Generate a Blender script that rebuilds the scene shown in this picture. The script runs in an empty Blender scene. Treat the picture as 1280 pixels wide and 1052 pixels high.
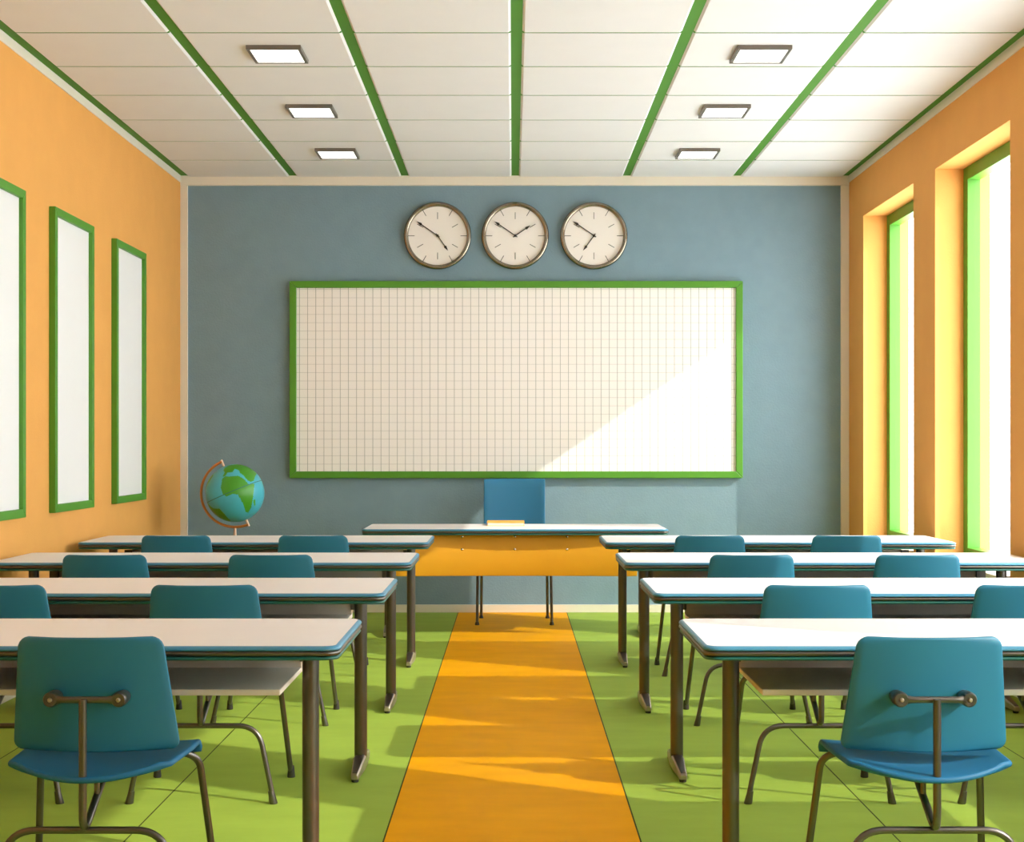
import bpy, bmesh, math, random
from mathutils import Vector, Matrix
random.seed(4)
C = bpy.context.scene.collection

# ---------------------------------------------------------------- camera, light, exposure
cam_d = bpy.data.cameras.new('camera'); cam = bpy.data.objects.new('camera', cam_d); C.objects.link(cam)
cam.location = (0, 0, 1.3); cam.rotation_euler = (math.pi/2, 0, 0)
cam_d.lens = 50; cam_d.sensor_width = 36
cam_d.shift_x = -1/1280; cam_d.shift_y = 30/1280
cam_d.clip_start = 0.05
bpy.context.scene.camera = cam

W = bpy.data.worlds.new('world'); bpy.context.scene.world = W; W.use_nodes = True
bg = W.node_tree.nodes['Background']
bg.inputs[0].default_value = (0.90, 0.945, 1.0, 1); bg.inputs[1].default_value = 9.2

sun_dir = Vector((-1, 0.54, -0.686)).normalized()
sd = bpy.data.lights.new('sun', 'SUN'); sd.energy = 4.1; sd.angle = math.radians(0.6); sd.color = (1, 0.95, 0.84)
sun = bpy.data.objects.new('sun', sd); C.objects.link(sun)
sun.rotation_euler = sun_dir.to_track_quat('-Z', 'Y').to_euler(); sun.location = (8, -4, 6)

sc = bpy.context.scene
sc.view_settings.view_transform = 'Standard'; sc.view_settings.look = 'None'
sc.view_settings.exposure = 0.0; sc.view_settings.gamma = 1.0; sc.view_settings.use_curve_mapping = False
sc.cycles.max_bounces = 12; sc.cycles.diffuse_bounces = 4; sc.cycles.transparent_max_bounces = 12

# ---------------------------------------------------------------- materials
def lin(c):
    c = c/255.0
    return c/12.92 if c <= 0.04045 else ((c+0.055)/1.055)**2.4
def rgb(r, g, b): return (lin(r), lin(g), lin(b), 1)

def mat(name, col, rough=0.5, metal=0.0, var=0.0, vscale=6.0, bump=0.0, bscale=60.0, spec=0.5, coat=0.0):
    m = bpy.data.materials.new(name); m.use_nodes = True
    nt = m.node_tree; b = nt.nodes['Principled BSDF']
    b.inputs['Base Color'].default_value = col
    b.inputs['Roughness'].default_value = rough; b.inputs['Metallic'].default_value = metal
    b.inputs['Specular IOR Level'].default_value = spec; b.inputs['Coat Weight'].default_value = coat
    tc = nt.nodes.new('ShaderNodeTexCoord')
    if var > 0:
        n = nt.nodes.new('ShaderNodeTexNoise'); n.inputs['Scale'].default_value = vscale; n.inputs['Detail'].default_value = 6
        nt.links.new(tc.outputs['Object'], n.inputs['Vector'])
        hs = nt.nodes.new('ShaderNodeHueSaturation'); hs.inputs['Color'].default_value = col
        mr = nt.nodes.new('ShaderNodeMapRange')
        mr.inputs['From Min'].default_value = .3; mr.inputs['From Max'].default_value = .7
        mr.inputs['To Min'].default_value = 1-var; mr.inputs['To Max'].default_value = 1+var
        nt.links.new(n.outputs['Fac'], mr.inputs['Value']); nt.links.new(mr.outputs[0], hs.inputs['Value'])
        nt.links.new(hs.outputs[0], b.inputs['Base Color'])
    if bump > 0:
        n2 = nt.nodes.new('ShaderNodeTexNoise'); n2.inputs['Scale'].default_value = bscale; n2.inputs['Detail'].default_value = 4
        nt.links.new(tc.outputs['Object'], n2.inputs['Vector'])
        bp = nt.nodes.new('ShaderNodeBump'); bp.inputs['Strength'].default_value = bump; bp.inputs['Distance'].default_value = 0.01
        nt.links.new(n2.outputs['Fac'], bp.inputs['Height']); nt.links.new(bp.outputs[0], b.inputs['Normal'])
    return m

M = {}
M['orange_wall'] = mat('orange_paint', rgb(229, 165, 90), .85, var=.02, bump=.15, bscale=90, spec=.2)
M['blue_wall'] = mat('blue_wall_paint', rgb(126, 150, 163), .85, var=.03, vscale=9, bump=.2, bscale=70, spec=.2)
M['rear_wall'] = mat('cream_paint', rgb(200, 190, 172), .85, var=.02, spec=.2)
M['trim'] = mat('white_trim', rgb(228, 218, 202), .5, var=.01)
M['ceil_white'] = mat('ceiling_panel_white', rgb(224, 221, 222), .8, var=.01, bump=.05, bscale=120, spec=.2)
M['ceil_green'] = mat('ceiling_green', rgb(68, 128, 26), .7, var=.02)
M['green'] = mat('green_painted_frame', rgb(80, 142, 34), .45, var=.02)
M['white_panel'] = mat('white_panel', rgb(234, 230, 230), .6, var=.005)
M['laminate'] = mat('white_laminate', rgb(238, 230, 230), .45, var=.01, spec=.3)
M['blue_edge'] = mat('blue_edge_band', rgb(66, 132, 166), .35, var=.01)
M['green_edge'] = mat('dark_green_rail', rgb(22, 92, 84), .4, var=.02)
M['metal'] = mat('brown_grey_metal', rgb(108, 101, 96), .32, metal=.85, var=.03)
M['metal_light'] = mat('pale_metal', rgb(178, 164, 146), .35, metal=.7, var=.03)
M['shelf'] = mat('beige_shelf_board', rgb(226, 212, 196), .5, var=.02)
M['chair_blue'] = mat('blue_plastic', rgb(30, 110, 140), .5, var=.015)
M['seat_blue'] = mat('blue_seat_plastic', rgb(16, 98, 140), .6, var=.015)
M['teacher_blue'] = mat('deep_blue_plastic', rgb(38, 118, 160), .5, var=.015)
M['rubber'] = mat('black_rubber', rgb(58, 52, 46), .6, var=.03)
M['orange_panel'] = mat('orange_panel', rgb(224, 158, 30), .5, var=.01)
M['chrome'] = mat('chrome', rgb(214, 208, 198), .2, metal=1, var=.01)
M['clock_rim'] = mat('clock_rim_metal', rgb(150, 140, 126), .22, metal=1, var=.02)
M['clock_face'] = mat('clock_face', rgb(240, 232, 226), .5, var=.005)
M['ink'] = mat('black_ink', rgb(40, 34, 30), .5, var=.02)
M['ocean'] = mat('globe_ocean', rgb(74, 176, 198), .35, var=.03, vscale=20)
M['land'] = mat('globe_land', rgb(70, 150, 34), .35, var=.06, vscale=20)
M['equator'] = mat('globe_equator_line', rgb(44, 110, 96), .4, var=.02)
M['copper'] = mat('copper_arc', rgb(200, 124, 64), .4, metal=.4, var=.02)
M['pale_copper'] = mat('pale_copper', rgb(226, 190, 164), .35, metal=.4, var=.02)
M['fixture'] = mat('grey_fixture', rgb(120, 112, 104), .4, metal=.4, var=.02)
M['cover'] = mat('orange_book_cover', rgb(240, 176, 64), .5, var=.02)
M['pages'] = mat('book_pages', rgb(240, 234, 222), .8, var=.02, vscale=80)

def emis(name, col, s):
    m = bpy.data.materials.new(name); m.use_nodes = True
    b = m.node_tree.nodes['Principled BSDF']
    b.inputs['Base Color'].default_value = col
    b.inputs['Emission Color'].default_value = col; b.inputs['Emission Strength'].default_value = s
    return m
M['lamp'] = emis('lamp_diffuser', (1, .98, .95, 1), 1.6)

def glass():
    m = bpy.data.materials.new('window_glass'); m.use_nodes = True
    nt = m.node_tree; nt.nodes.clear()
    o = nt.nodes.new('ShaderNodeOutputMaterial'); mx = nt.nodes.new('ShaderNodeMixShader')
    t = nt.nodes.new('ShaderNodeBsdfTransparent'); g = nt.nodes.new('ShaderNodeBsdfGlossy')
    mx.inputs[0].default_value = .03; g.inputs['Roughness'].default_value = .02
    t.inputs['Color'].default_value = (.97, .99, .97, 1)
    nt.links.new(t.outputs[0], mx.inputs[1]); nt.links.new(g.outputs[0], mx.inputs[2])
    nt.links.new(mx.outputs[0], o.inputs[0]); return m
M['glass'] = glass()

def math_node(nt, op, a, b=None, c=None):
    n = nt.nodes.new('ShaderNodeMath'); n.operation = op
    for i, v in enumerate((a, b, c)):
        if v is None: continue
        if isinstance(v, (int, float)): n.inputs[i].default_value = v
        else: nt.links.new(v, n.inputs[i])
    return n.outputs[0]

def floor_mat():
    m = bpy.data.materials.new('linoleum_floor'); m.use_nodes = True
    nt = m.node_tree; b = nt.nodes['Principled BSDF']
    tc = nt.nodes.new('ShaderNodeTexCoord'); sep = nt.nodes.new('ShaderNodeSeparateXYZ')
    nt.links.new(tc.outputs['Object'], sep.inputs[0]); x = sep.outputs[0]
    xs = math_node(nt, 'ADD', x, 0.0025); ax = math_node(nt, 'ABSOLUTE', xs)
    mask = math_node(nt, 'LESS_THAN', ax, .4225)
    mix = nt.nodes.new('ShaderNodeMix'); mix.data_type = 'RGBA'
    mix.inputs['A'].default_value = rgb(152, 176, 72); mix.inputs['B'].default_value = rgb(232, 160, 0)
    nt.links.new(mask, mix.inputs['Factor'])
    # seams every 0.85 m from the edge of the aisle strip
    sh = math_node(nt, 'SUBTRACT', ax, .4225 - .4225*0)
    fr = math_node(nt, 'PINGPONG', sh, .425)            # 0 at multiples of 0.85
    seam = math_node(nt, 'LESS_THAN', fr, .0026)
    out = math_node(nt, 'GREATER_THAN', ax, .41)
    seam = math_node(nt, 'MULTIPLY', seam, out)
    n = nt.nodes.new('ShaderNodeTexNoise'); n.inputs['Scale'].default_value = 3.5; n.inputs['Detail'].default_value = 8
    mp = nt.nodes.new('ShaderNodeMapping'); mp.inputs['Scale'].default_value = (1, 2.2, 1)
    nt.links.new(tc.outputs['Object'], mp.inputs[0]); nt.links.new(mp.outputs[0], n.inputs['Vector'])
    mr = nt.nodes.new('ShaderNodeMapRange'); mr.inputs['From Min'].default_value = .3; mr.inputs['From Max'].default_value = .7
    mr.inputs['To Min'].default_value = .93; mr.inputs['To Max'].default_value = 1.05
    nt.links.new(n.outputs['Fac'], mr.inputs['Value'])
    hs = nt.nodes.new('ShaderNodeHueSaturation'); nt.links.new(mix.outputs['Result'], hs.inputs['Color']); nt.links.new(mr.outputs[0], hs.inputs['Value'])
    mix2 = nt.nodes.new('ShaderNodeMix'); mix2.data_type = 'RGBA'
    nt.links.new(seam, mix2.inputs['Factor']); nt.links.new(hs.outputs[0], mix2.inputs['A']); mix2.inputs['B'].default_value = rgb(52, 56, 20)
    nt.links.new(mix2.outputs['Result'], b.inputs['Base Color'])
    b.inputs['Roughness'].default_value = .55; b.inputs['Specular IOR Level'].default_value = .06
    n2 = nt.nodes.new('ShaderNodeTexNoise'); n2.inputs['Scale'].default_value = 14; n2.inputs['Detail'].default_value = 5
    nt.links.new(tc.outputs['Object'], n2.inputs['Vector'])
    bp = nt.nodes.new('ShaderNodeBump'); bp.inputs['Strength'].default_value = .08; bp.inputs['Distance'].default_value = .01
    nt.links.new(n2.outputs['Fac'], bp.inputs['Height']); nt.links.new(bp.outputs[0], b.inputs['Normal'])
    return m
M['floor'] = floor_mat()

def board_mat():
    m = bpy.data.materials.new('gridded_board'); m.use_nodes = True
    nt = m.node_tree; b = nt.nodes['Principled BSDF']
    tc = nt.nodes.new('ShaderNodeTexCoord'); sep = nt.nodes.new('ShaderNodeSeparateXYZ')
    nt.links.new(tc.outputs['Object'], sep.inputs[0])
    def line(coord, off, pitch, w):
        s = math_node(nt, 'ADD', coord, off + 50*pitch)
        p = math_node(nt, 'PINGPONG', s, pitch/2)
        return math_node(nt, 'LESS_THAN', p, w)
    P = .0632
    v = line(sep.outputs[0], .2265, P, .0021); h = line(sep.outputs[2], .010, P*1.02, .0016)
    vs = line(sep.outputs[0], .2265, P*7, .0024)
    t = math_node(nt, 'MULTIPLY', v, .55)
    t = math_node(nt, 'MAXIMUM', t, math_node(nt, 'MULTIPLY', h, .34))
    t = math_node(nt, 'MAXIMUM', t, math_node(nt, 'MULTIPLY', vs, .5))
    mix = nt.nodes.new('ShaderNodeMix'); mix.data_type = 'RGBA'
    mix.inputs['A'].default_value = rgb(246, 239, 236); mix.inputs['B'].default_value = rgb(60, 54, 48)
    nt.links.new(t, mix.inputs['Factor']); nt.links.new(mix.outputs['Result'], b.inputs['Base Color'])
    b.inputs['Roughness'].default_value = .5; b.inputs['Specular IOR Level'].default_value = .3
    return m
M['board'] = board_mat()

# ---------------------------------------------------------------- helpers
def obj(name, bm, m, parent=None, smooth=True, bevel=0.0, ang=35):
    me = bpy.data.meshes.new(name)
    bmesh.ops.recalc_face_normals(bm, faces=bm.faces[:])
    if smooth:
        for f in bm.faces: f.smooth = True
    bm.to_mesh(me); bm.free()
    for k in (m if isinstance(m, (list, tuple)) else [m]): me.materials.append(k)
    if smooth: me.set_sharp_from_angle(angle=math.radians(ang))
    o = bpy.data.objects.new(name, me); C.objects.link(o)
    if parent: o.parent = parent
    if bevel:
        b = o.modifiers.new('bevel', 'BEVEL'); b.width = bevel; b.segments = 2; b.limit_method = 'ANGLE'; b.angle_limit = math.radians(40)
    return o
def empty(name, loc=(0, 0, 0), rz=0):
    o = bpy.data.objects.new(name, None); C.objects.link(o); o.location = loc; o.rotation_euler = (0, 0, rz); o.empty_display_size = .1
    return o
def tag(o, label, cat, group=None):
    o['label'] = label; o['category'] = cat
    if group: o['group'] = group
    return o
def structure(o): o['kind'] = 'structure'; return o
def box(bm, x0, x1, y0, y1, z0, z1, mi=0):
    v = [bm.verts.new((x, y, z)) for x in (x0, x1) for y in (y0, y1) for z in (z0, z1)]
    for q in ((0,1,3,2), (4,6,7,5), (0,4,5,1), (2,3,7,6), (0,2,6,4), (1,5,7,3)):
        f = bm.faces.new([v[i] for i in q]); f.material_index = mi
def boxes(*bs):
    bm = bmesh.new()
    for b in bs: box(bm, *b)
    return bm
def fillet(pts, r, n=6):
    pts = [Vector(p) for p in pts]
    rr = r if isinstance(r, (list, tuple)) else [r]*(len(pts)-2)
    out = [pts[0]]
    for i in range(1, len(pts)-1):
        a, p, c = pts[i-1], pts[i], pts[i+1]
        u = (a-p); w = (c-p); d = min(rr[i-1], u.length*.49, w.length*.49)
        A = p+u.normalized()*d; B = p+w.normalized()*d
        for k in range(n+1):
            t = k/n; out.append((1-t)**2*A + 2*t*(1-t)*p + t*t*B)
    out.append(pts[-1]); return out
def tube(bm, pts, r, seg=14, rfun=None, cap=True):
    pts = [Vector(p) for p in pts]; n = len(pts)
    T = []
    for i in range(n):
        d = (pts[min(i+1, n-1)]-pts[max(i-1, 0)]); T.append(d.normalized())
    up = Vector((0, 0, 1)) if abs(T[0].z) < .9 else Vector((1, 0, 0))
    N = (up - T[0]*up.dot(T[0])).normalized(); rings = []
    for i in range(n):
        N = (N - T[i]*N.dot(T[i])).normalized(); B = T[i].cross(N)
        ri = rfun(i/(n-1)) if rfun else r
        ru, rv = ri if isinstance(ri, tuple) else (ri, ri)
        rings.append([bm.verts.new(pts[i] + N*math.cos(a)*ru + B*math.sin(a)*rv) for a in (2*math.pi*k/seg for k in range(seg))])
    for i in range(n-1):
        for k in range(seg):
            bm.faces.new((rings[i][k], rings[i][(k+1) % seg], rings[i+1][(k+1) % seg], rings[i+1][k]))
    if cap: bm.faces.new(rings[0][::-1]); bm.faces.new(rings[-1])
def lathe(bm, prof, seg=32, mtx=None, mi=0):
    """prof: list of (r, z) ; revolve about z; closed with caps where r>0"""
    mtx = mtx or Matrix()
    rings = []
    for r, z in prof:
        if r < 1e-6: rings.append([bm.verts.new(mtx @ Vector((0, 0, z)))])
        else: rings.append([bm.verts.new(mtx @ Vector((r*math.cos(2*math.pi*k/seg), r*math.sin(2*math.pi*k/seg), z))) for k in range(seg)])
    for a, b in zip(rings[:-1], rings[1:]):
        for k in range(seg):
            k2 = (k+1) % seg
            if len(a) == 1: f = bm.faces.new((a[0], b[k], b[k2]))
            elif len(b) == 1: f = bm.faces.new((a[k], a[k2], b[0]))
            else: f = bm.faces.new((a[k], a[k2], b[k2], b[k]))
            f.material_index = mi
    if len(rings[0]) > 1: bm.faces.new(rings[0][::-1]).material_index = mi
    if len(rings[-1]) > 1: bm.faces.new(rings[-1]).material_index = mi
def rrect(hx, hy, r, n=6):
    pts = []
    for cx, cy, a0 in ((hx-r, hy-r, 0), (-hx+r, hy-r, 90), (-hx+r, -hy+r, 180), (hx-r, -hy+r, 270)):
        for k in range(n+1):
            a = math.radians(a0+90*k/n); pts.append((cx+r*math.cos(a), cy+r*math.sin(a)))
    return pts
def stack(bm, hx, hy, r, prof):
    """prof: list of (inset, z) bottom->top"""
    loops = []
    for ins, z in prof:
        loops.append([bm.verts.new((x, y, z)) for x, y in rrect(hx-ins, hy-ins, max(r-ins, .003))])
    n = len(loops[0])
    for a, b in zip(loops[:-1], loops[1:]):
        for k in range(n): bm.faces.new((a[k], a[(k+1) % n], b[(k+1) % n], b[k]))
    bm.faces.new(loops[0][::-1]); bm.faces.new(loops[-1])
def sheet(bm, fn, nu, nv, th):
    """fn(u,v)->Vector with u in -1..1, v in 0..1; thickened along its normal by th"""
    P = [[fn(-1+2*i/nu, j/nv) for i in range(nu+1)] for j in range(nv+1)]
    Nn = [[None]*(nu+1) for _ in range(nv+1)]
    for j in range(nv+1):
        for i in range(nu+1):
            du = P[j][min(i+1, nu)]-P[j][max(i-1, 0)]; dv = P[min(j+1, nv)][i]-P[max(j-1, 0)][i]
            n = du.cross(dv); Nn[j][i] = n.normalized() if n.length > 1e-9 else Vector((0, 0, 1))
    if nv > 12:                                   # rounded corners squeeze the end rows: take the steady normal just inside
        for i in range(nu+1):
            for j in range(5): Nn[j][i] = Nn[5][i]; Nn[nv-j][i] = Nn[nv-j][i] if abs(Nn[nv-j][i].dot(Nn[nv-5][i])) < .9 else Nn[nv-5][i]
    A = [[bm.verts.new(P[j][i]+Nn[j][i]*th/2) for i in range(nu+1)] for j in range(nv+1)]
    B = [[bm.verts.new(P[j][i]-Nn[j][i]*th/2) for i in range(nu+1)] for j in range(nv+1)]
    for j in range(nv):
        for i in range(nu):
            bm.faces.new((A[j][i], A[j][i+1], A[j+1][i+1], A[j+1][i]))
            bm.faces.new((B[j][i], B[j+1][i], B[j+1][i+1], B[j][i+1]))
    loop = [(0, i) for i in range(nu)] + [(j, nu) for j in range(nv)] + [(nv, i) for i in range(nu, 0, -1)] + [(j, 0) for j in range(nv, 0, -1)]
    ctr = sum((P[j][i] for j, i in loop), Vector())/len(loop)
    rim = []
    for q, (j, i) in enumerate(loop):
        j0, i0 = loop[q-1]; j1, i1 = loop[(q+1) % len(loop)]
        tang = (P[j1][i1]-P[j0][i0]); n = Nn[j][i]; o = tang.cross(n)
        o = o.normalized() if o.length > 1e-9 else Vector((0, 0, 0))
        if o.dot(P[j][i]-ctr) < 0: o = -o
        rim.append([bm.verts.new(P[j][i]+n*th*a_+o*th*b_) for a_, b_ in ((.36, .26), (0, .38), (-.36, .26))])
    for q, (j, i) in enumerate(loop):
        j1, i1 = loop[(q+1) % len(loop)]; r0, r1 = rim[q], rim[(q+1) % len(loop)]
        c0 = [A[j][i]]+r0+[B[j][i]]; c1 = [A[j1][i1]]+r1+[B[j1][i1]]
        for m_ in range(4): bm.faces.new((c0[m_], c1[m_], c1[m_+1], c0[m_+1]))
def vspace(v, r0=.1):
    """denser rows near both ends"""
    return .5-.5*math.cos(math.pi*v)
def round_end(d, r):
    """width lost at distance d from a rounded end of radius r"""
    return 0 if d >= r else r-math.sqrt(max(0, r*r-(r-d)**2))
def copy_tree(o, parent=None):
    c = o.copy(); C.objects.link(c)
    if parent: c.parent = parent
    for ch in list(o.children): copy_tree(ch, c)
    return c

# ---------------------------------------------------------------- room shell
XL, XR, YB, YF, H = -2.58, 2.61, 11.06, -2.4, 3.38
T = .34
structure(obj('floor', boxes((XL-.3, XR+T, YF-.3, YB+.3, -.12, 0)), M['floor'], smooth=False))
structure(obj('wall_back', boxes((XL-.3, XR+T, YB, YB+.25, 0, H+.2)), M['blue_wall'], smooth=False))
structure(obj('wall_left', boxes((XL-.3, XL, YF, YB, 0, H+.2)), M['orange_wall'], smooth=False))
structure(obj('wall_rear', boxes((XL-.3, XR+T, YF-.3, YF, 0, H+.2)), M['rear_wall'], smooth=False))
WY = [(7.465-1.80*k + 1.80, 8.79-1.80*k + 1.80) for k in range(6)]    # (near, far) along the wall
Z0, Z1 = .59, 3.005
bm = bmesh.new()
box(bm, XR, XR+T, YF, YB, 0, Z0); box(bm, XR, XR+T, YF, YB, Z1, H+.2)
edges = sorted(WY); prev = YF
for a, b in edges:
    box(bm, XR, XR+T, prev, a, Z0, Z1); prev = b
box(bm, XR, XR+T, prev, YB, Z0, Z1)
structure(obj('wall_right', bm, M['orange_wall'], smooth=False))

for k, (a, b) in enumerate(WY):
    w = structure(empty('window_%d' % (k+1), (XR+.175, (a+b)/2, Z0)))
    hw = (b-a)/2; hh = Z1-Z0; fw = .08; d = .08
    obj('window_frame', boxes((0, d, -hw, -hw+fw, 0, hh), (0, d, hw-fw, hw, 0, hh), (0, d, -hw+fw, hw-fw, 0, fw), (0, d, -hw+fw, hw-fw, hh-fw, hh)), M['green'], w, smooth=False, bevel=.002)
    obj('pane', boxes((.036, .042, -hw+fw-.005, hw-fw+.005, fw-.005, hh-fw+.005)), M['glass'], w, smooth=False)
    obj('window_sill', boxes((-.24, 0, -hw-.0, hw+.0, -.0, .022), (-.235, -.175, -hw, hw, -.03, 0)), M['trim'], w, smooth=False, bevel=.003)

# ceiling: green slab with white panels below it
ceil = structure(obj('ceiling', boxes((XL-.3, XR+T, YF-.3, YB+.25, H+.009, H+.2)), M['ceil_green'], smooth=False))
slots = [-2.545, -1.704, -.836, .019, .883, 1.738, 2.586]
bm = bmesh.new()
def tile(bm, x0, x1, y0, y1):
    ch = .012; loops = []
    for ins, z, iy in ((ch, H, .002), (0, H+.009, 0), (0, H+.012, 0)):
        loops.append([bm.verts.new(p) for p in ((x0+ins, y0+iy, z), (x1-ins, y0+iy, z), (x1-ins, y1-iy, z), (x0+ins, y1-iy, z))])
    for l, m_ in zip(loops[:-1], loops[1:]):
        for k in range(4): bm.faces.new((l[k], l[(k+1) % 4], m_[(k+1) % 4], m_[k]))
    bm.faces.new(loops[0][::-1]); bm.faces.new(loops[-1])
for i in range(6):
    x0 = slots[i]+(.029 if i else .026); x1 = slots[i+1]-(.029 if i < 5 else .024)
    y = 11.04
    while y > YF:
        y0 = max(y-.643, YF); tile(bm, x0, x1, y0+.008, y-.008); y -= .643
obj('ceiling_panels', bm, M['ceil_white'], ceil, smooth=False)
bm = bmesh.new()
for i in range(6):
    y = 11.04-.643
    while y > YF+.1:
        box(bm, slots[i]+.03, slots[i+1]-.03, y-.0075, y+.0075, H+.002, H+.009); y -= .643
obj('ceiling_rails', bm, M['ceil_green'], ceil, smooth=False)

structure(obj('trim_1', boxes((XL+.0, XR-.0, YB-.03, YB, H-.066, H+.009)), M['trim'], smooth=False, bevel=.002))
structure(obj('trim_2', boxes((XL, XL+.055, YB-.025, YB, .06, H-.066)), M['trim'], smooth=False, bevel=.002))
structure(obj('trim_3', boxes((XR-.062, XR, YB-.025, YB, .06, H-.066)), M['trim'], smooth=False, bevel=.002))
structure(obj('trim_4', boxes((XL, XL+.006, YF, YB-.03, H-.045, H+.009)), M['trim'], smooth=False))
structure(obj('trim_5', boxes((XR-.006, XR, YF, YB-.03, H-.045, H+.009)), M['trim'], smooth=False))
structure(obj('baseboard_back', boxes((XL, XR, YB-.02, YB, 0, .06)), M['trim'], smooth=False, bevel=.002))
structure(obj('baseboard_left', boxes((XL, XL+.015, YF, YB-.02, 0, .06)), M['trim'], smooth=False, bevel=.002))
structure(obj('baseboard_right', boxes((XR-.015, XR, YF, YB-.02, 0, .06)), M['trim'], smooth=False, bevel=.002))

# ---------------------------------------------------------------- ceiling lights
def ceiling_light(x, y, label):
    t = empty('ceiling_light', (x, y, H)); tag(t, label, 'ceiling light', 'square ceiling lights')
    s = .143; f = .018; d = .022
    obj('frame', boxes((-s, s, -s, -s+f, -d, 0), (-s, s, s-f, s, -d, 0), (-s, -s+f, -s+f, s-f, -d, 0), (s-f, s, -s+f, s-f, -d, 0)), M['fixture'], t, smooth=False, bevel=.002)
    obj('diffuser', boxes((-s+f, s-f, -s+f, s-f, -d+.002, 0)), M['lamp'], t, smooth=False)
for side, x in (('left', -1.246), ('right', 1.312)):
    for nm, y in (('nearest the camera', 7.54), ('in the middle', 8.825), ('nearest the blue wall', 10.11)):
        ceiling_light(x, y, 'square ceiling light, the one %s in the %s line of three' % (nm, side))

# ---------------------------------------------------------------- board, clocks, wall panels
t = empty('whiteboard', (.026, YB, 1.8065))
tag(t, 'wide white gridded board with green frame on the blue wall', 'whiteboard')
hx, hz, fw = 1.755, .7625, .052
def mitre_frame(hx, hz, fw, d, back=0.0):
    bm = bmesh.new()
    o = [(-hx, -hz), (hx, -hz), (hx, hz), (-hx, hz)]; i = [(-hx+fw, -hz+fw), (hx-fw, -hz+fw), (hx-fw, hz-fw), (-hx+fw, hz-fw)]
    g = .0008
    for k in range(4):
        k2 = (k+1) % 4
        q = [o[k], o[k2], i[k2], i[k]]
        cx = sum(p[0] for p in q)/4; cz = sum(p[1] for p in q)/4
        # separate mitred bars with a hairline between them
        dirv = Vector((o[k2][0]-o[k][0], 0, o[k2][1]-o[k][1])).normalized()
        pts = []
        for n, p in enumerate(q):
            s = g if n in (0, 3) else -g
            pts.append((p[0]+dirv.x*s, p[1]+dirv.z*s))
        f = [bm.verts.new((x, -d, z)) for x, z in pts]; b = [bm.verts.new((x, -back, z)) for x, z in pts]
        bm.faces.new(f); bm.faces.new(b[::-1])
        for n in range(4): bm.faces.new((f[n], b[n], b[(n+1) % 4], f[(n+1) % 4]))
    return bm
obj('frame', mitre_frame(hx, hz, fw, .055), M['green'], t, smooth=False, bevel=.004)
obj('writing_surface', boxes((-hx+fw-.005, hx-fw+.005, -.032, -.001, -hz+fw-.005, hz-fw+.005)), M['board'], t, smooth=False)

def clock(x, z, hour, minute, label):
    t = empty('wall_clock', (x, YB, z)); tag(t, label, 'clock', 'round clocks above the board')
    R = Matrix.Rotation(math.pi/2, 4, 'X')      # z -> -y
    bm = bmesh.new(); ro, ri = .262, .228
    lathe(bm, [(ro-.01, 0), (ro-.002, .015), (ro, .03), (ro-.004, .043), (ro-.014, .05), (ri+.008, .048), (ri, .04), (ri-.002, .024), (ri-.002, .0)], 96, R)
    # drop the caps so it is a ring
    for f in [f for f in bm.faces if len(f.verts) > 4]: bm.faces.remove(f)
    obj('rim', bm, M['clock_rim'], t, ang=50)
    bm = bmesh.new(); lathe(bm, [(ri+.004, .002), (ri+.004, .026)], 96, R); fc = obj('face', bm, M['clock_face'], t)
    for k in range(12):
        bm = bmesh.new(); a = k*math.pi/6
        r0, r1 = ((.178, .226) if k in (1, 3, 5, 7, 9, 11) else (.130, .182))
        dx, dz = math.sin(a), math.cos(a); w = .0022
        px, pz = dz*w, -dx*w
        q = [(dx*r0-px, dz*r0-pz), (dx*r0+px, dz*r0+pz), (dx*r1+px, dz*r1+pz), (dx*r1-px, dz*r1-pz)]
        f = [bm.verts.new((u, -.0275, v)) for u, v in q]; b = [bm.verts.new((u, -.0255, v)) for u, v in q]
        bm.faces.new(f); bm.faces.new(b[::-1])
        for n in range(4): bm.faces.new((f[n], b[n], b[(n+1) % 4], f[(n+1) % 4]))
        obj('hour_mark', bm, M['ink'], t, smooth=False)
    def hand(name, ang, L, y):
        bm = bmesh.new(); dx, dz = math.sin(ang), math.cos(ang)
        out = [(-.0035, -.02), (.0035, -.02), (.0035, L-.048), (.011, L-.04), (0, L), (-.011, L-.04), (-.0035, L-.048)]
        q = [(dx*v+dz*u, dz*v-dx*u) for u, v in out]
        f = [bm.verts.new((u, -y-.003, v)) for u, v in q]; b = [bm.verts.new((u, -y, v)) for u, v in q]
        bm.faces.new(f); bm.faces.new(b[::-1]); n_ = len(q)
        for n in range(n_): bm.faces.new((f[n], b[n], b[(n+1) % n_], f[(n+1) % n_]))
        obj(name, bm, M['ink'], t, smooth=False)
    hand('hour_hand', hour, .143, .030); hand('minute_hand', minute, .196, .035)
    bm = bmesh.new(); lathe(bm, [(.010, .026), (.010, .041), (.006, .043), (0, .043)], 20, R); obj('centre_cap', bm, M['ink'], t)
MN = math.radians(-55.5)
cz = 1.3+(556-294.5)/161.2
clock((546.9-641)/161.2, cz, math.radians(145), MN, 'left round wall clock above the board, its hands near ten to five')
clock((644-641)/161.2, cz, math.radians(56), MN, 'middle round wall clock above the board, its hands near ten to two')
clock((742.4-641)/161.2, cz, math.radians(216), MN, 'right round wall clock above the board, its short hand pointing down left')

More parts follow.
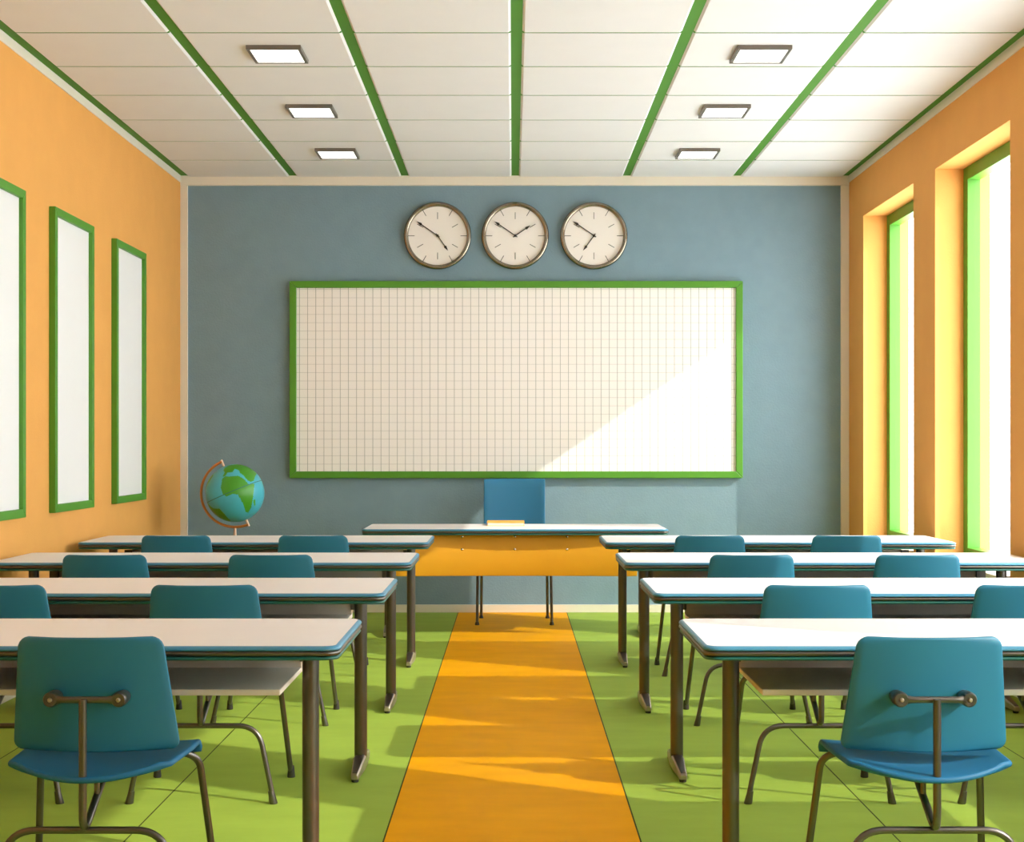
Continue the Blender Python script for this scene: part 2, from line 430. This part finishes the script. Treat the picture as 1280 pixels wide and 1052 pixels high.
def wall_panel(y0, y1, label):
    t = empty('wall_panel', (XL, (y0+y1)/2, 1.775)); t.rotation_euler = (0, 0, math.pi/2)
    tag(t, label, 'wall panel', 'tall white panels on the left wall')
    hx, hz = (y1-y0)/2, .853
    obj('frame', mitre_frame(hx, hz, .045, .036), M['green'], t, smooth=False, bevel=.002)
    obj('white_sheet', boxes((-hx+.04, hx-.04, -.014, -.0, -hz+.04, hz-.04)), M['white_panel'], t, smooth=False)
wall_panel(9.14, 9.88, 'tall blank white panel in green frame on the orange wall, nearest the blue wall')
wall_panel(7.91, 8.65, 'tall blank white panel in green frame on the orange wall, middle of the three')
wall_panel(6.69, 7.435, 'tall blank white panel in green frame cut by the left edge of the photo')

# ---------------------------------------------------------------- desks
TZ = .739
def desk_top(t, hx, hy, rail=True):
    bm = bmesh.new(); stack(bm, hx, hy, .045, [(.0125, TZ-.012), (.0125, TZ)]); obj('tabletop', bm, M['laminate'], t, smooth=False)
    bm = bmesh.new(); stack(bm, hx, hy, .045, [(.005, TZ-.0138), (.001, TZ-.0125), (0, TZ-.0095), (.001, TZ-.0065), (.0045, TZ-.0028), (.0122, TZ-.0004)])
    obj('edge_band', bm, M['blue_edge'], t, ang=60)
    bm = bmesh.new(); stack(bm, hx, hy, .045, [(.010, TZ-.0285), (.004, TZ-.0278), (.0005, TZ-.0245), (0, TZ-.021), (.0008, TZ-.0175), (.006, TZ-.0140)])
    obj('frame_rail', bm, M['metal'], t, ang=60)
    bm = bmesh.new(); stack(bm, hx, hy, .045, [(.012, TZ-.0405), (.005, TZ-.0395), (.0025, TZ-.036), (.004, TZ-.0315), (.010, TZ-.0288)])
    obj('lower_rail', bm, M['green_edge'], t, ang=60)
def desk_leg(t, x, top=None):
    top = top or TZ-.04
    bm = bmesh.new(); tube(bm, [(x, 0, .05), (x, 0, top)], .0255, 24); lg = obj('leg', bm, M['metal'], t)
    # tapering foot, tallest in the middle
    bm = bmesh.new(); prof = [(-.225, .0125, .030), (-.215, .015, .036), (-.05, .024, .062), (.05, .024, .062), (.215, .015, .036), (.225, .0125, .030)]
    rings = []
    for y, w, h in prof:
        rings.append([bm.verts.new((x+a, y, z)) for a, z in ((-w, .012), (w, .012), (w, h-.006), (w*.7, h), (-w*.7, h), (-w, h-.006))])
    for a, b in zip(rings[:-1], rings[1:]):
        for k in range(6): bm.faces.new((a[k], a[(k+1) % 6], b[(k+1) % 6], b[k]))
    bm.faces.new(rings[0]); bm.faces.new(rings[-1])
    ft = obj('foot', bm, M['metal_light'], lg, bevel=.0015)
    bm = bmesh.new(); prof = [(-.216, .0095, .0365), (-.05, .018, .0632), (.05, .018, .0632), (.216, .0095, .0365)]
    rings = [[bm.verts.new((x+a*w, y, h+c)) for a, c in ((-1, -.004), (1, -.004), (1, .0005), (-1, .0005))] for y, w, h in prof]
    for a, b in zip(rings[:-1], rings[1:]):
        for k in range(4): bm.faces.new((a[k], a[(k+1) % 4], b[(k+1) % 4], b[k]))
    bm.faces.new(rings[0]); bm.faces.new(rings[-1])
    obj('foot_inlay', bm, M['metal'], ft)
    for y in (-.205, .205):
        bm = bmesh.new(); lathe(bm, [(.013, 0), (.014, .003), (.014, .012)], 16, Matrix.Translation((x, y, 0))); obj('foot_pad', bm, M['rubber'], ft)
def make_desk(hx=1.016, hy=.3265):
    t = empty('student_desk')
    desk_top(t, hx, hy)
    for s in (-1, 1): desk_leg(t, s*(hx-.124))
    zs = .598
    bm = bmesh.new(); hw = hx-.182
    # book shelf: board with rounded front corners
    box(bm, -hw, hw, -.205, .205, zs-.016, zs)
    box(bm, -hw, hw, -.212, -.205, zs-.016, zs+.002)
    obj('shelf', bm, M['shelf'], t, smooth=False, bevel=.003)
    obj('back_panel', boxes((-hw, hw, .205, .221, zs-.016, TZ-.04)), M['shelf'], t, smooth=False, bevel=.002)
    for s in (-1, 1):
        obj('shelf_bracket', boxes((s*(hw+.02)-.024, s*(hw+.02)+.024, -.0+.19, .204, zs+.02, zs+.06)), M['metal'], t, smooth=False, bevel=.002)
    return t
ROWY = [4.287, 5.697, 7.107, 8.520]
ROWN = ['in the row nearest the camera', 'in the second row from the camera', 'in the third row from the camera', "in the row nearest the teacher's desk"]
proto = make_desk(); first = True
for r, y in enumerate(ROWY):
    for side, x in (('left', -1.501), ('right', 1.549)):
        d = proto if first else copy_tree(proto); first = False
        d.location = (x, y, 0)
        tag(d, 'long white topped desk %s of the orange aisle, %s' % (side, ROWN[r]), 'desk', 'white topped student desks')

# ---------------------------------------------------------------- chairs
def make_chair():
    t = empty('school_chair')
    # seat: dished board, rounded rear corners, front edge rolled down
    def seat_fn(u, v):
        q = v; L = .335; d0 = q*L; RR = .03
        hw = .214+.014*min(1, q*1.6)-round_end(d0, .022)
        y = .022+d0-.062*(1-u*u)*(1-q)**1.3
        z = .449-.028*(1-u*u)*(1-q*.75)
        s0 = L-RR*1.5
        if d0 > s0:
            a = (d0-s0)/RR
            y = .022+s0+math.sin(a)*RR; z -= RR*(1-math.cos(a))
        return Vector((u*hw, y, z))
    bm = bmesh.new(); sheet(bm, seat_fn, 24, 36, .016); obj('seat', bm, M['seat_blue'], t, ang=80)
    def back_fn(u, v):
        q = vspace(v); z = .478+q*.306
        hw = .223+(.189-.223)*q
        hw -= round_end(min(q, 1-q)*.306, .024)
        x = u*hw
        y = .062-.045*q + (.042-.018*q)*u*u
        return Vector((x, y, z))
    bm = bmesh.new(); sheet(bm, back_fn, 20, 24, .011); bk = obj('backrest', bm, M['chair_blue'], t, ang=80)
    rt = .0105
    # rear U: both rear legs and the bar between them
    bm = bmesh.new(); pts = fillet([(-.262, -.005, .012), (-.205, .0, .281), (.205, .0, .281), (.262, -.005, .012)], .075, 8)
    tube(bm, pts, .0098, 14); ur = obj('rear_frame', bm, M['metal'], t, ang=60)
    # spine carrying the backrest, bent forward under the seat
    bm = bmesh.new(); pts = fillet([(0, -.028, .632), (0, -.028, .272), (0, .235, .425), (0, .26, .428)], [.06, .05], 8)
    tube(bm, pts, rt, 14); tube(bm, [(0, .10, .352), (0, .10, .418)], .008, 10); obj('spine', bm, M['metal'], t, ang=60)
    for s in (-1, 1):
        bm = bmesh.new(); pts = fillet([(s*.02, .245, .424), (s*.19, .30, .424), (s*.228, .33, .395), (s*.262, .405, .012)], [.03, .05], 8)
        tube(bm, pts, rt, 14); lg = obj('front_leg', bm, M['metal'], t, ang=60)
        bm = bmesh.new(); lathe(bm, [(.0145, 0), (.0155, .004), (.0115, .045)], 16, Matrix.Translation((s*.262, .405, 0)) @ Matrix.Shear('XY', 4, (0, 0)))
        obj('foot_cap', bm, M['rubber'], lg)
        bm = bmesh.new(); lathe(bm, [(.0145, 0), (.0155, .004), (.0115, .045)], 16, Matrix.Translation((s*.262, -.005, 0)))
        # lean with the leg
        for v in bm.verts: v.co.x -= s*v.co.z*.2
        obj('foot_cap', bm, M['metal'], ur)
    # bracket across the back with two round washers
    bm = bmesh.new()
    tube(bm, [(-.092+.184*k/12, -.012-.0*k, .628) for k in range(13)], .01, 14,
         rfun=lambda f: ((.010, .004) if abs(f-.5) > .45 else ((.0125, .005) if abs(f-.5) > .36 else (.0092, .0088))))
    br = obj('bracket', bm, M['metal'], t, ang=60)
    for s in (-1, 1):
        R = Matrix.Translation((s*.090, .040, .628)) @ Matrix.Rotation(math.pi/2, 4, 'X')
        bm = bmesh.new(); lathe(bm, [(.018, 0), (.0205, .03), (.0205, .052), (.0175, .0575), (.012, .058), (.006, .0565)], 24, R); w = obj('washer', bm, M['metal'], br)
        R2 = Matrix.Translation((s*.090, -.0155, .628)) @ Matrix.Rotation(math.pi/2, 4, 'X')
        bm = bmesh.new(); lathe(bm, [(.0062, 0), (.0062, .004), (.004, .008), (0, .009)], 16, R2); obj('bolt', bm, M['metal_light'], w)
    return t
CHN = ['in the nearest row', 'in the second nearest row', 'in the third nearest row', "in the farthest row"]
CHY = [3.765, 5.165, 6.595, 8.005]
proto = make_chair(); first = True
for r, y in enumerate(CHY):
    for side, xs in (('left', (-1.130, -1.905)), ('right', (1.115, 1.890))):
        for k, x in enumerate(xs):
            if r == 0 and k == 1: continue          # wholly outside the frame
            c = proto if first else copy_tree(proto); first = False
            c.location = (x, y, 0)
            where = 'next to the aisle' if k == 0 else ('towards the orange panelled wall' if side == 'left' else 'towards the windows')
            tag(c, 'blue chair %s, %s, %s of aisle' % (CHN[r], where, side), 'chair', 'blue school chairs')

# ---------------------------------------------------------------- teacher's desk
td = empty('teacher_desk', (.016, 9.80, 0)); tag(td, "teacher's long white desk with an orange front panel, before the blue wall", 'desk')
desk_top(td, 1.026, .325)
for s in (-1, 1): desk_leg(td, s*.875)
def panel_fn(u, v):
    return Vector((u*.812, -.272+.045*(1-u*u), .425+v*.274))
bm = bmesh.new(); sheet(bm, panel_fn, 32, 2, .014); obj('front_panel', bm, M['orange_panel'], td, ang=50)
for x in (-.357, -.003, .347):
    for z in (.683, .598):
        R = Matrix.Translation((x, -.276+.045*(1-(x/.812)**2), z)) @ Matrix.Rotation(math.pi/2, 4, 'X')
        bm = bmesh.new(); lathe(bm, [(.008, -.002), (.008, .004), (.005, .006), (0, .006)], 16, R); obj('bolt', bm, M['chrome'], td)
for s in (-1, 1):
    obj('panel_bracket', boxes((s*.80-.075*(s > 0), s*.80+.075*(s < 0), -.255, -.24, .64, .66), ), M['metal'], td, smooth=False)

# teacher's chair (faces the class)
tc = empty('teacher_chair', (.012, 10.48, 0)); tag(tc, "blue chair with a tall square back behind the teacher's desk", 'chair')
def tback(u, v):
    return Vector((u*.2255, .205+.05*v - .02*u*u, .54+v*.50))
bm = bmesh.new(); sheet(bm, tback, 16, 8, .014); obj('backrest', bm, M['teacher_blue'], tc, ang=80)
def tseat(u, v):
    hw = .225-round_end(min(v, 1-v)*.42, .03)
    return Vector((u*hw, -.23+v*.42, .455-.012*(1-u*u)))
bm = bmesh.new(); sheet(bm, tseat, 12, 24, .016); obj('seat', bm, M['teacher_blue'], tc, ang=80)
for s in (-1, 1):
    for y0, y1, x in ((-.2, -.16, .270), (.2, .16, .249)):
        bm = bmesh.new(); tube(bm, fillet([(s*x, y0, .008), (s*(x-.004), y1, .40), (s*.12, y1, .436)], .05, 6), .0105, 12); lg = obj('leg', bm, M['metal'], tc, ang=60)
        bm = bmesh.new(); lathe(bm, [(.016, 0), (.016, .008), (.012, .022)], 14, Matrix.Translation((s*x, y0, 0))); obj('foot_cap', bm, M['rubber'], lg)
    bm = bmesh.new(); tube(bm, fillet([(s*.12, .1, .437), (s*.12, .21, .437), (s*.12, .232, .72)], .05, 6), .0095, 12); obj('back_support', bm, M['metal'], tc, ang=60)

# book on the teacher's desk
bk = empty('book', (-.05, 10.0, TZ)); tag(bk, "thin orange covered book lying on the teacher's desk", 'book')
obj('pages', boxes((-.124, .124, -.138, .14, .003, .021)), M['pages'], bk, smooth=False)
obj('cover', boxes((-.131, .131, -.145, .145, .021, .0245), (-.131, .131, -.145, .145, 0, .003), (-.131, .131, .14, .145, .003, .021)), M['cover'], bk, smooth=False, bevel=.001)

# ---------------------------------------------------------------- globe on a floor stand
GY = 10.2; S = 1778/GY
gx = (293.8-641)/S; gz = 1.3-(616.1-556)/S; R = 36.2/S
g = empty('globe', (gx, GY, 0)); tag(g, 'blue and green globe with copper arc standing in the left corner', 'globe')
def PX(x, y): return ((x-559)/319, -(y-492)/319)        # outline points on the visible half -> unit disc
polys = [
 [(470,330),(495,300),(560,302),(640,295),(700,330),(750,385),(806,385),(800,480),(795,540),(772,640),(735,702),(714,690),(700,610),(680,555),(650,500),(600,490),(530,522),(490,492),(463,430)],
 [(470,215),(510,185),(600,172),(700,190),(770,235),(800,285),(795,350),(770,366),(735,345),(700,300),(650,262),(640,240),(590,222),(575,256),(520,262),(500,300),(470,305),(486,262),(465,235)],
 [(275,590),(320,625),(365,652),(440,650),(480,700),(535,790),(500,800),(420,770),(330,690),(285,640)],
 [(250,410),(290,335),(340,275),(345,300),(315,350),(285,390),(255,450)],
 [(795,560),(815,555),(812,610),(800,630)],
]
polys = [[PX(*p) for p in q] for q in polys]
def inside(q, x, y):
    c = False; j = len(q)-1
    for i in range(len(q)):
        if (q[i][1] > y) != (q[j][1] > y) and x < (q[j][0]-q[i][0])*(y-q[i][1])/(q[j][1]-q[i][1])+q[i][0]: c = not c
        j = i
    return c
blobs = [(Vector((-.75, .6, .3)), .42), (Vector((.1, .75, .62)), .5), (Vector((.8, .5, .35)), .4), (Vector((.55, .72, -.42)), .3), (Vector((-.5, .75, -.35)), .26), (Vector((.38, .05, -.92)), .24)]
axis = Vector((-.387, 0, .922)).normalized()
ico = bmesh.new(); bmesh.ops.create_uvsphere(ico, u_segments=240, v_segments=121, radius=R)
rot = Vector((0, 0, 1)).rotation_difference(axis).to_matrix().to_4x4()
bmesh.ops.transform(ico, matrix=rot, verts=ico.verts)
for f in ico.faces:
    n = f.calc_center_median().normalized()
    land = False
    if n.y < .05: land = any(inside(q, n.x, n.z) for q in polys)
    else:
        w = n + Vector((math.sin(n.z*9), math.cos(n.x*8), math.sin(n.y*7)))*.06
        land = any((w-b.normalized()).length < r for b, r in blobs)
    f.material_index = 1 if land else 0
    if abs(n.dot(axis)-.055) < .011: f.material_index = 2
sp = obj('sphere', ico, [M['ocean'], M['land'], M['equator']], g); sp.location = (0, 0, gz)
bm = bmesh.new(); pts = []
a0 = math.atan2(.922, -.387)
for k in range(49):
    a = a0 + math.pi*k/48; pts.append((math.cos(a)*R*1.17, 0, gz+math.sin(a)*R*1.17))
tube(bm, pts, .011, 12, rfun=lambda f: (.0095, .012)); arc = obj('arc', bm, M['copper'], g, ang=60)
for s in (-1, 1):
    bm = bmesh.new(); c = Vector((0, 0, gz)); tube(bm, [c+axis*s*R*.985, c+axis*s*R*1.24], .009, 12); obj('pin', bm, M['pale_copper'], arc)
bm = bmesh.new(); lathe(bm, [(.016, .05), (.013, .06), (.013, gz-R*1.17-.09), (.012, gz-R*1.17-.07), (.008, gz-R*1.17-.004)], 20); obj('pole', bm, M['pale_copper'], g)
bm = bmesh.new(); lathe(bm, [(.17, 0), (.172, .008), (.16, .018), (.06, .03), (.025, .05), (.018, .07)], 40); obj('base', bm, M['pale_copper'], g)
